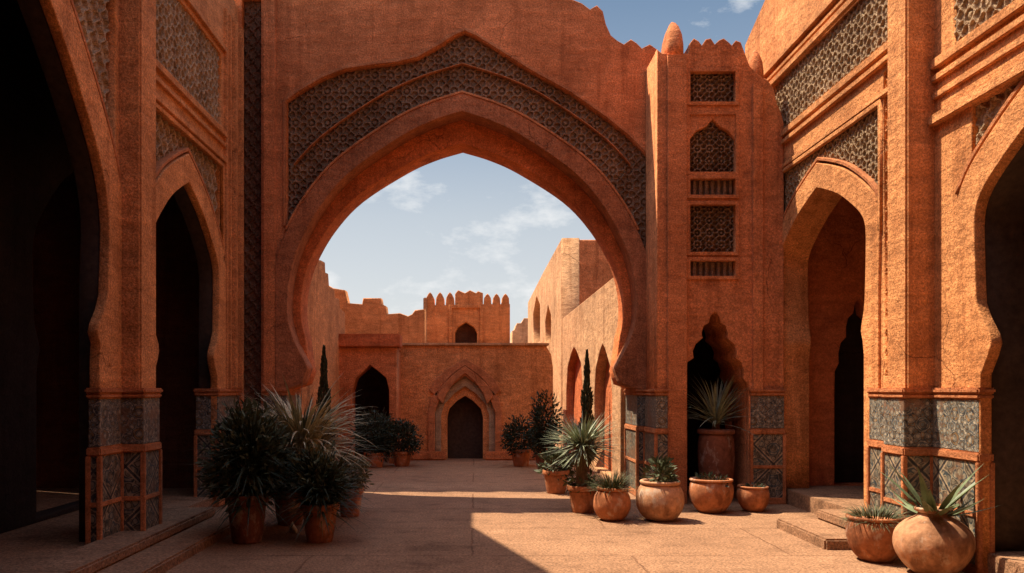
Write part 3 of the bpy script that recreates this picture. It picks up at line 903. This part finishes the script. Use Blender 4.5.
mid = [((a + c) / 2 * 1.0, (b + e) / 2 - .0) for (a, b), (c, e) in zip(ogp, drp)]
link('carved_surround', prism([[(a, b) for a, b in ogp], mid], 'Y', d + .03, d + .11, .01), 'carved', gh)
link('door', prism([[(X(464) + (a - X(464)) * 1.1, b + .03) for a, b in drp]], 'Y', d + .42, d + .48, .005), 'door_and_shade', gh)
link('coping', box(X(396), X(549), d - .06, d + .54, Z(345.5) - .002, Z(343), .015), 'sand', gh)
link('base_plinth', box(X(390), X(446), d - .12, d - .002, 0, .2, .03), 'clay', gh)
link('base_plinth', box(X(484), X(555), d - .12, d - .002, 0, .2, .03), 'clay', gh)
link('side_wall', box(X(392), X(392) + .35, d + .5, d + 3.8, 0, Z(347), .02), 'clay', gh)
link('side_wall', box(X(553) - .35, X(553), d + .5, d + 3.8, 0, Z(356), .02), 'clay', gh)
# carved hood over the door
hood = [(443, 408), (447, 397), (455, 386), (465, 377), (475, 386), (483, 397), (487, 408)]
hd = [(X(a), Z(b - 4)) for a, b in hood]; hd2 = [(X(465 + (a - 465) * 1.26), Z(b - 11)) for a, b in hood]
link('hood', prism([hd + hd2[::-1]], 'Y', d - .09, d + .02, .012), 'trim', gh)
hb = [(X(465 + (a - 465) * 1.62), Z(b - 18)) for a, b in hood]; hb2 = [(X(465 + (a - 465) * 1.30), Z(b - 11.5)) for a, b in hood]
link('hood_band', prism([hb2 + hb[::-1]], 'Y', d - .05, d + .02, .01), 'trim', gh)

# battlemented tower behind it
d = 26.0
tw = thing('crenellated_tower', 'orange clay tower with pointed battlements and arched window beyond the gatehouse', 'tower', (0, d, 0))
to = [(X(425), 0), (X(510), 0)] + merlon_top(X(483), X(510), Z(304), 3, .34) + [(X(483), Z(293))] + [(X(478), Z(291)), (X(476), Z(293)), (X(470), Z(290)), (X(465), Z(293)), (X(458), Z(290)), (X(455), Z(294))] + merlon_top(X(425), X(455), Z(305), 3, .42)
ww = [(455, 346), (477, 346), (477, 333), (474, 327), (466, 322), (458, 327), (455, 333)]
wp = [(X(a), Z(b)) for a, b in ww]
link('wall', prism([to, wp], 'Y', d, d + .6, .02), 'adobe', tw)
link('window', prism([[(X(466) + (a - X(466)) * 1.15, b) for a, b in wp]], 'Y', d + .45, d + .5, .005), 'wood', tw)
link('side_wall', box(X(425), X(425) + .5, d + .6, d + 3, 0, Z(306), .02), 'adobe', tw)
link('side_wall', box(X(510) - .5, X(510), d + .6, d + 3, 0, Z(306), .02), 'adobe', tw)
link('back_wall', box(X(425), X(510), d + 3, d + 3.4, 0, Z(304), .02), 'adobe', tw)
link('pilaster', box(X(423.5), X(427), d - .12, d + .1, 0, Z(298), .02), 'sand', tw)
link('panel_frame', prism([[(X(449), Z(346)), (X(452), Z(346)), (X(452), Z(308)), (X(480), Z(308)), (X(480), Z(346)), (X(483), Z(346)), (X(483), Z(305)), (X(449), Z(305))]], 'Y', d - .06, d + .05, .01), 'adobe', tw)
link('coping', box(X(424), X(511), d - .1, d + .1, Z(345.5), Z(343.5), .01), 'sand', tw)

# left house with stepped parapet, plus an unseen tall block added to shade the court
lh = thing('clay_house', 'orange clay house with stepped crumbling parapet at the left inside the arch', 'house', (-3.2, 15.5, 0))
XH = -2.95
prof = [(13.5, -.3), (18.2, -.3), (18.2, 3.35), (17.5, 3.4), (17.4, 3.58), (16.9, 3.55), (16.8, 3.72), (16.2, 3.7), (16.1, 3.95), (15.8, 3.93), (15.75, 4.12), (15.4, 4.1), (15.35, 3.9), (15.2, 3.9), (15.15, 4.2), (14.85, 4.25), (14.8, 3.95), (14.6, 3.95), (14.5, 4.35), (14.3, 4.42), (14.2, 4.2), (13.5, 4.4)]
link('wall', prism([prof], 'X', XH - .5, XH, .03), 'adobe', lh)
link('front_wall', prism([[(-6.5, -.3), (XH - .01, -.3), (XH - .01, 4.0), (-3.4, 4.2), (-4.2, 4.5), (-6.5, 4.6)]], 'Y', 13.6, 14.0, .03), 'adobe', lh)
link('shade_block', join(box(-10.5, -5.1, 16.0, 22.4, 0, 15.6, .05), prism([[(-10.5, 15.6), (-5.1, 15.6)] + merlon_top(-10.5, -5.1, 16.0, 7, .7)], 'Y', 16.0, 16.4, .02)), 'adobe', lh)  # unseen tower added so its shadow falls across the far court
# porch with dark arch
d = 17.4
po = thing('porch', 'low clay porch with dark pointed opening and brown parapet left of the gatehouse', 'porch', (X(365), d, 0))
oo = [(370, 365), (364, 371), (356, 378), (352, 390), (352, 480), (389, 480), (389, 390), (386, 378), (378, 371)]
op = [(X(a), Z(b) if b < 470 else -.2) for a, b in oo]
link('wall', prism([[(X(338), -.4), (X(397), -.4), (X(397), Z(347)), (X(338), Z(347))], op], 'Y', d, d + .5, .02), 'clay', po)
link('parapet', box(X(336), X(400), d - .1, d + .55, Z(347), Z(334), .02), 'rust', po)
link('roof', box(X(338), X(397), d + .5, d + 2.4, Z(350), Z(346), .02), 'clay', po)
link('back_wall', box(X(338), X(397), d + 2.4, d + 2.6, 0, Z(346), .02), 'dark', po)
link('side_wall', box(X(394), X(397), d + .502, d + 2.4, 0, Z(351), .01), 'clay', po)
# broken rampart farther back
d = 24.0
ra = thing('rampart', 'broken orange rampart wall beyond the porch, joining the battlemented tower', 'wall', (X(380), d, 0))
rp = [(280, 275), (300, 280), (325, 283), (333, 288), (345, 290), (348, 303), (362, 304), (363, 298), (381, 298), (382, 304), (386, 306), (387, 314), (400, 313), (408, 316), (412, 314), (415, 310), (425, 309)]
link('wall', prism([[(X(280), 0)] + [(X(a), Z(b)) for a, b in rp] + [(X(425), 0)]][0:1], 'Y', d, d + .5, .03), 'adobe', ra)
# right: low wall with pointed niches, in the sun
XB = 2.4
lw = thing('garden_wall', 'pale sunlit clay wall with pointed niches at the right inside the arch', 'wall', (XB, 16, 0))
def yx(px): return XB * F / (px - VX)
nich = []
for p0, p1, top in ((566, 583, 347), (594, 612, 344)):
    y1, y0 = yx(p0), yx(p1); c = (y0 + y1) / 2; h = (y1 - y0) / 2
    zt = fz(top, c)
    nich.append([(c - h, .05), (c + h, .05), (c + h, 1.5), (c + h * .8, zt - .45), (c + h * .3, zt - .12), (c, zt), (c - h * .3, zt - .12), (c - h * .8, zt - .45), (c - h, 1.5)])
link('wall', join(prism([rect(13.2, 22.0, -.3, 3.56)] + nich, 'X', XB, XB + .28, .02), prism([rect(13.2, 22.0, -.3, 3.55)], 'X', XB + .282, XB + .5, .02)), 'sand', lw)
for q in nich:
    link('niche', prism([[(a, b) for a, b in q]], 'X', XB + .2, XB + .279, .003), 'rust', lw)
# taller house behind it
th = thing('clay_house', 'tall pale clay house with narrow slit windows rising behind the niched wall', 'house', (4, 24, 0))
YB = 22.0; XT = 2.38
win = []
for p0, p1, t_, b_ in ((533, 540, 296, 343), (545, 551, 305, 343)):
    y1, y0 = XT * F / (p0 - VX), XT * F / (p1 - VX); c = (y0 + y1) / 2
    win.append([(y0, fz(b_, c)), (y1, fz(b_, c)), (y1, fz(t_ + 14, c)), (c, fz(t_, c)), (y0, fz(t_ + 14, c))])
link('wall', prism([[(YB, -.3), (36, -.3), (36, 5.55), (YB + 6, 5.72), (YB, fz(238, YB))]] + win, 'X', XT, XT + .5, .03), 'sand', th)
for q in win:
    link('window', prism([q], 'X', XT + .35, XT + .4, .003), 'wood', th)
link('front_wall', prism([rect(XT + .01, 8, -.3, fz(239.5, YB))], 'Y', YB + .012, YB + .5, .03), 'clay', th)
link('roof', box(XT + .4, 8, YB + .4, 35.9, 5.2, 5.3, .02), 'clay', th)
d = 40.0
fw = thing('far_wall', 'small sunlit wall end far off between the tower and the tall house', 'wall', (X(520), d, 0))
link('wall', prism([[(X(512), 0), (X(540), 0), (X(540), Z(318)), (X(524), Z(318)), (X(521), Z(323)), (X(517), Z(323)), (X(514), Z(330)), (X(512), Z(331))]], 'Y', d, d + 2, .03), 'sand', fw)

# ------------------------------------------------------------------ plants and pots
def tube(pts, radii, n=7):
    bm = bmesh.new(); rings = []
    for i, (p, r) in enumerate(zip(pts, radii)):
        p = Vector(p)
        a = Vector(pts[max(i - 1, 0)]); b = Vector(pts[min(i + 1, len(pts) - 1)])
        t = (b - a).normalized()
        s = t.cross(Vector((0.3, 1, 0.1))).normalized(); u = s.cross(t)
        rings.append([bm.verts.new(p + (s * math.cos(2 * math.pi * k / n) + u * math.sin(2 * math.pi * k / n)) * r) for k in range(n)])
    for a, b in zip(rings, rings[1:]):
        for k in range(n): bm.faces.new((a[k], a[(k + 1) % n], b[(k + 1) % n], b[k]))
    bm.faces.new(rings[0][::-1]); bm.faces.new(rings[-1])
    me = bpy.data.meshes.new('m'); bm.to_mesh(me); bm.free(); return me

def lathe(prof, loc, n=40, wob=0.012, lean=0.0):
    bm = bmesh.new(); rings = []
    ph = random.random() * 6
    for r, z in prof:
        q = []
        for k in range(n):
            a = 2 * math.pi * k / n
            rr = r * (1 + wob * math.sin(2 * a + ph) + wob * .6 * math.sin(3 * a + ph * 2 + z * 6))
            q.append(bm.verts.new((loc[0] + rr * math.cos(a) + lean * z, loc[1] + rr * math.sin(a), loc[2] + z + wob * .25 * math.sin(a + ph))))
        rings.append(q)
    for a, b in zip(rings, rings[1:]):
        for k in range(n): bm.faces.new((a[k], a[(k + 1) % n], b[(k + 1) % n], b[k]))
    bm.faces.new(rings[0][::-1])
    bm.faces.new(rings[-1])
    bmesh.ops.recalc_face_normals(bm, faces=bm.faces)
    me = bpy.data.meshes.new('m'); bm.to_mesh(me); bm.free(); return me

def pot_profile(kind, R, H):
    if kind == 'bowl':
        p = [(.52, 0), (.74, .14), (.92, .36), (1.0, .6), (.98, .80), (.90, .93)]; rim = [(.90, .93), (.97, .95), (.98, 1.0), (.90, 1.02), (.80, .99), (.78, .88)]
    elif kind == 'jar':
        p = [(.42, 0), (.70, .12), (.92, .30), (1.0, .48), (.93, .66), (.70, .80), (.44, .88), (.37, .93)]; rim = [(.37, .93), (.46, .96), (.48, 1.0), (.42, 1.01), (.33, .99), (.31, .90)]
    elif kind == 'urn':
        p = [(.60, 0), (.78, .1), (.92, .35), (1.0, .62), (.97, .85), (.88, .94)]; rim = [(.88, .94), (1.0, .955), (1.0, 1.0), (.86, 1.01), (.80, .93)]
    elif kind == 'round':
        p = [(.46, 0), (.74, .10), (.95, .32), (1.0, .52), (.93, .74), (.76, .90)]; rim = [(.76, .90), (.82, .92), (.83, .98), (.74, 1.0), (.66, .96), (.64, .86)]
    else:
        p = [(.66, 0), (.74, .2), (.82, .5), (.89, .82)]; rim = [(.89, .82), (1.0, .84), (1.0, .99), (.94, 1.01), (.86, .98), (.84, .86)]
    return [(a * R, b * H) for a, b in p], [(a * R, b * H) for a, b in rim]

def smooth_prof(p):
    return catmull(p, 4)

def blades(base, n, L, width, spread, droop, seg=6, rnd=.25, up=0.0, z_spread=0.02, fold=.35, r0=0.02):
    """rosette of curved, folded leaves"""
    V, Fc = [], []
    for i in range(n):
        az = random.uniform(0, 2 * math.pi)
        el = math.radians(random.uniform(*spread))
        l = L * random.uniform(1 - rnd, 1 + rnd * .5)
        w = width * random.uniform(.8, 1.2)
        p = Vector((base[0] + r0 * math.cos(az), base[1] + r0 * math.sin(az), base[2] + random.uniform(-z_spread, z_spread)))
        side = Vector((-math.sin(az), math.cos(az), 0))
        dr_ = droop * random.uniform(.5, 1.4)
        base_i = len(V)
        for k in range(seg + 1):
            t = k / seg
            e = el - dr_ * t
            dirv = Vector((math.cos(az) * math.cos(e), math.sin(az) * math.cos(e), math.sin(e)))
            if k: p = p + dirv * (l / seg)
            ww = w * (0.55 + 1.1 * t if t < .4 else 1.0 * (1 - t) / .6 + .02) * .5
            nrm = side.cross(dirv)
            V += [p + side * ww - nrm * ww * fold * -1, p.copy(), p - side * ww + nrm * ww * fold]
        for k in range(seg):
            a = base_i + k * 3
            Fc += [(a, a + 1, a + 4, a + 3), (a + 1, a + 2, a + 5, a + 4)]
    me = bpy.data.meshes.new('m'); me.from_pydata([tuple(v) for v in V], [], Fc); me.update()
    return me

def leaves(center, rad, n, size, clumps=22, sig=.26, flat=.5, shell=.55):
    """leaf-sized faces clumped through a crown's volume"""
    V, Fc = [], []
    cs = []
    while len(cs) < clumps:
        v = Vector((random.uniform(-1, 1), random.uniform(-1, 1), random.uniform(-1, 1)))
        if shell < v.length < 1.0: cs.append(v * random.uniform(.75, 1.02))
    for i in range(n):
        c = random.choice(cs)
        v = c + Vector((random.gauss(0, sig), random.gauss(0, sig), random.gauss(0, sig)))
        if v.length > 1.25: v = v.normalized() * random.uniform(.8, 1.2)
        p = Vector((center[0] + v.x * rad[0], center[1] + v.y * rad[1], center[2] + v.z * rad[2]))
        dirv = (v.normalized() + Vector((random.gauss(0, .6), random.gauss(0, .6), random.gauss(.25, .6)))).normalized()
        s = dirv.cross(Vector((random.gauss(0, 1), random.gauss(0, 1), random.gauss(0, 1)))).normalized()
        l = size * random.uniform(.6, 1.35); w = l * random.uniform(.16, .30) * (1 + flat)
        b = len(V)
        V += [p, p + dirv * l * .5 + s * w * .5, p + dirv * l, p + dirv * l * .5 - s * w * .5]
        Fc.append((b, b + 1, b + 2, b + 3))
    me = bpy.data.meshes.new('m'); me.from_pydata([tuple(v) for v in V], [], Fc); me.update()
    return me

def stems(base, center, rad, n=7, r=.012):
    ms = []
    for i in range(n):
        a = random.uniform(0, 6.28); q = random.uniform(.3, .8)
        e = (center[0] + math.cos(a) * rad[0] * q, center[1] + math.sin(a) * rad[1] * q, center[2] + rad[2] * random.uniform(-.2, .7))
        m_ = tuple((b * .5 + c * .5) + random.uniform(-.03, .03) for b, c in zip(base, e))
        ms.append(tube([base, m_, e], [r, r * .7, r * .3], 5))
    return join(*ms)

POTS = 'terracotta pots of plants standing in the court'
def potted(label, px, by, wpx, hpx, kind, mat, cat='potted plant', dx=0.0, zb=0.0, name='potted_plant', X_=None, d_=None):
    d = d_ if d_ else (EYE - zb) * F / (by - VY)
    x = X_ if X_ is not None else (px - VX) * d / F
    R = wpx * d / F / 2; H = hpx * d / F
    loc = (x, d, zb)
    t = thing(name, label, cat, loc, POTS)
    p, rim = pot_profile(kind, R, H)
    body = link('pot', lathe(smooth_prof(p), loc), mat, t, smooth=True)
    link('rim', lathe(smooth_prof(rim), loc), mat, body, smooth=True)
    rr = rim[-1][0] * .98; zt = rim[-1][1]
    link('soil', lathe([(rr * .6, zt - .05), (rr, zt - .03), (rr * .7, zt - .005), (rr * .2, zt + .005)], loc, 24), 'soil', t)
    return t, (x, d, zb + zt), d, d / F

# ---- right-hand row, from the far one towards the viewer
t, s, d, k = potted('small terracotta pot with dark shrub against the gatehouse, right of its door', 521, 466, 21, 17, 'pot', 'pot')
link('foliage', leaves((s[0], s[1], s[2] + .3), (.34, .3, .36), 2200, .08), 'leaf_dark', t); link('stems', stems(s, (s[0], s[1], s[2] + .3), (.3, .3, .3)), 'bark', t)
t, s, d, k = potted('tall dark bushy shrub in half-hidden pot beside the sunlit niched wall', 545, 470, 22, 16, 'pot', 'pot_dark')
link('foliage', leaves((s[0], s[1], s[2] + .55), (.28, .28, .62), 3600, .08), 'leaf_dark', t); link('stems', stems(s, (s[0], s[1], s[2] + .5), (.25, .25, .5)), 'bark', t)
t, s, d, k = potted('terracotta pot with small leafy flowering plant, first in the sunlit row', 556, 493, 27, 23, 'pot', 'pot')
link('foliage', leaves((s[0], s[1], s[2] + .14), (.22, .22, .20), 700, .10), 'leaf_mid', t); link('stems', stems(s, (s[0], s[1], s[2] + .14), (.2, .2, .2)), 'bark', t)
t, s, d, k = potted('terracotta pot with grey-green yucca palm on a short shaggy trunk', 583, 512, 32, 27, 'pot', 'pot', 'potted palm')
tr = [(s[0], s[1], s[2] - .03), (s[0] - .02, s[1], s[2] + .2), (s[0] - .01, s[1], s[2] + .56)]
link('trunk', tube(tr, [.10, .075, .085], 9), 'bark', t)
c = tr[-1]
link('crown', blades((c[0], c[1], c[2]), 300, .55, .026, (-22, 62), .25, rnd=.2, z_spread=.07), 'leaf_grey', t)
link('dead_leaves', blades((c[0], c[1], c[2] - .05), 40, .32, .022, (-60, -15), .6, z_spread=.06), 'leaf_dry', t)
link('undergrowth', leaves((s[0], s[1], s[2] + .08), (.2, .2, .12), 350, .08), 'leaf_mid', t)
t, s, d, k = potted('terracotta pot with bristly tuft of olive grass, third in the sunlit row', 612, 520, 37, 33, 'round', 'pot')
link('foliage', blades((s[0], s[1], s[2]), 260, .30, .012, (25, 88), .7, r0=.08), 'leaf_mid', t)
link('dry_blades', blades((s[0], s[1], s[2]), 60, .30, .011, (30, 85), .8, r0=.08), 'leaf_dry', t)
t, s, d, k = potted('round terracotta pot with small sprouting plant at the foot of the tiled pier', 660, 520, 48, 40, 'round', 'pot_pale')
link('foliage', leaves((s[0], s[1], s[2] + .12), (.16, .16, .17), 320, .10), 'leaf_mid', t); link('stems', stems(s, (s[0], s[1], s[2] + .12), (.15, .15, .15), r=.008), 'bark', t)
t, s, d, k = potted('broad shaded terracotta bowl in front of the tall urn by the lobed doorway', 711, 512, 43, 33, 'bowl', 'pot')
link('foliage', leaves((s[0], s[1], s[2] + .03), (.2, .2, .07), 250, .07), 'leaf_dark', t)
t, s, d, k = potted('small shaded terracotta bowl right of the lobed doorway', 753, 511, 31, 25, 'bowl', 'pot')
link('foliage', leaves((s[0], s[1], s[2] + .02), (.14, .14, .05), 160, .06), 'leaf_dark', t)
t, s, d, k = potted('tall terracotta urn with spiky palm in front of the dark lobed doorway', 716, 501, 36, 71, 'urn', 'pot_dark', 'potted palm')
link('trunk', tube([s, (s[0], s[1], s[2] + .2)], [.06, .05], 8), 'bark', t)
link('crown', blades((s[0], s[1], s[2] + .2), 110, .72, .026, (5, 88), .5, rnd=.25, z_spread=.06), 'leaf_grey', t)
t, s, d, k = potted('wide terracotta bowl of low grass beside the big jar', 876, 560, 56, 44, 'bowl', 'pot')
link('foliage', blades((s[0], s[1], s[2] - .01), 420, .20, .010, (15, 88), .9, r0=.14), 'leaf_mid', t)
link('dry_blades', blades((s[0], s[1], s[2] - .01), 90, .22, .010, (15, 80), .9, r0=.14), 'leaf_dry', t)
t, s, d, k = potted('big round clay jar with spreading agave in front of the right buttress', 938, 573, 72, 66, 'jar', 'pot_pale', 'potted plant', X_=3.98, d_=6.95)
link('foliage', blades((s[0], s[1], s[2] - .02), 15, .56, .075, (20, 80), .35, seg=8, rnd=.2, fold=.5, r0=.03), 'agave', t)
link('side_leaves', blades((s[0], s[1], s[2] - .02), 9, .50, .05, (5, 30), -.25, seg=8, rnd=.2, fold=.5, r0=.03), 'agave', t)

# ---- left-hand cluster, in shade
t, s, d, k = potted('terracotta pot of dark shrub left of the gatehouse, beside the porch opening', 402, 466, 21, 15, 'pot', 'pot')
link('foliage', leaves((s[0], s[1], s[2] + .3), (.36, .32, .34), 2400, .08), 'leaf_dark', t); link('stems', stems(s, (s[0], s[1], s[2] + .3), (.3, .3, .3)), 'bark', t)
t, s, d, k = potted('terracotta pot of wide dark shrub in front of the porch opening', 375, 467, 22, 15, 'pot', 'pot')
link('foliage', leaves((s[0], s[1], s[2] + .4), (.42, .36, .46), 3200, .08), 'leaf_dark', t); link('stems', stems(s, (s[0], s[1], s[2] + .4), (.3, .3, .4)), 'bark', t)
t, s, d, k = potted('terracotta pot with round straw-coloured bush, rightmost of the left cluster', 350, 516, 27, 28, 'pot', 'pot')
link('foliage', leaves((s[0], s[1], s[2] + .22), (.22, .22, .22), 1500, .075, clumps=40, sig=.2), 'leaf_dry', t); link('stems', stems(s, (s[0], s[1], s[2] + .2), (.2, .2, .2)), 'bark', t)
t, s, d, k = potted('terracotta pot with tall arching plume grass at the foot of the left pier', 290, 524, 36, 34, 'pot', 'pot_dark')
link('foliage', blades((s[0] + .1, s[1], s[2] + .3), 240, 1.05, .022, (20, 88), .75, rnd=.35, r0=.10, seg=8, z_spread=.2), 'leaf_mid', t)
link('plumes', blades((s[0] + .20, s[1] - .3, s[2] + .55), 330, .80, .042, (25, 82), 1.0, rnd=.3, r0=.10, seg=8, z_spread=.2), 'plume', t)
link('undergrowth', leaves((s[0], s[1], s[2] + .35), (.40, .35, .45), 4500, .07), 'leaf_dark', t)
t, s, d, k = potted('shaded terracotta pot with dense dark bush, nearest of the left cluster', 320, 541, 38, 38, 'pot', 'pot')
link('foliage', blades((s[0], s[1], s[2] + .12), 420, .55, .022, (-5, 88), .6, rnd=.4, z_spread=.16, r0=.06), 'leaf_dark', t); link('inner_leaves', leaves((s[0], s[1], s[2] + .3), (.24, .24, .34), 2200, .08), 'leaf_mid', t); link('dead_leaves', blades((s[0], s[1], s[2] + .02), 46, .34, .022, (-50, 10), .6, z_spread=.08), 'leaf_dry', t); link('stems', stems(s, (s[0], s[1], s[2] + .3), (.2, .2, .3)), 'bark', t)
t, s, d, k = potted('dark old pot with huge leafy bush beside the left steps', 247, 542, 42, 48, 'pot', 'pot_dark')
link('foliage', blades((s[0] + .04, s[1], s[2] + .28), 520, .56, .022, (-15, 88), .6, rnd=.45, z_spread=.3, r0=.10), 'leaf_dark', t); link('inner_leaves', leaves((s[0], s[1], s[2] + .45), (.36, .34, .48), 3500, .09, clumps=34), 'leaf_mid', t); link('dead_leaves', blades((s[0], s[1], s[2] + .12), 60, .42, .022, (-55, 10), .6, z_spread=.14), 'leaf_dry', t); link('stems', stems(s, (s[0], s[1], s[2] + .45), (.35, .35, .5), 10), 'bark', t)

st_ = link('light_fleck', lathe(catmull([(.02, 0), (.045, .02), (.05, .05), (.03, .085), (.005, .10)], 3), (0, 0, 0), 14, .12), 'light_spot', None, smooth=True)  # pale lump stands in for a spot of light on the floor
st_.location = (fx(293, 1280 / 143.), 1280 / 143., 0)
st_['label'] = 'pale lump set in for a spot of light between the left pots'; st_['category'] = 'light_spot'

# ---- slender cypresses in the far court
def cypress(label, px, d, top, wpx):
    x = fx(px, d); h = fz(top, d); r = wpx * d / F / 2
    t = thing('cypress_tree', label, 'tree', (x, d, 0), 'slender cypresses in the far court')
    link('trunk', tube([(x, d, 0), (x, d, h * .5), (x, d, h * .9)], [.05, .04, .01], 6), 'bark', t)
    V, Fc = [], []
    for i in range(3600):
        u = random.random() ** .8
        z = .12 + u * (h - .12)
        rr = 1.15 * r * min(1, u * 6 + .25) * (1 - u) ** .95 * random.uniform(.35, 1.05) * (1 + .28 * math.sin(u * 23 + random.random()))
        a = random.uniform(0, 6.283)
        p = Vector((x + rr * math.cos(a), d + rr * math.sin(a), z))
        dv = Vector((math.cos(a) * .35, math.sin(a) * .35, 1)).normalized(); s_ = dv.cross(Vector((random.gauss(0, 1), random.gauss(0, 1), 0))).normalized()
        l = random.uniform(.06, .13) * (1.1 - .5 * u)
        b = len(V); V += [p, p + dv * l * .5 + s_ * l * .16, p + dv * l, p + dv * l * .5 - s_ * l * .16]; Fc.append((b, b + 1, b + 2, b + 3))
    me = bpy.data.meshes.new('m'); me.from_pydata([tuple(v) for v in V], [], Fc)
    link('crown', me, 'cypress', t)
cypress('dark slender cypress before the left clay house inside the arch', 324, 14.2, 348, 20)
cypress('thin dark cypress between the niches of the sunlit wall', 587, 15.6, 352, 17)
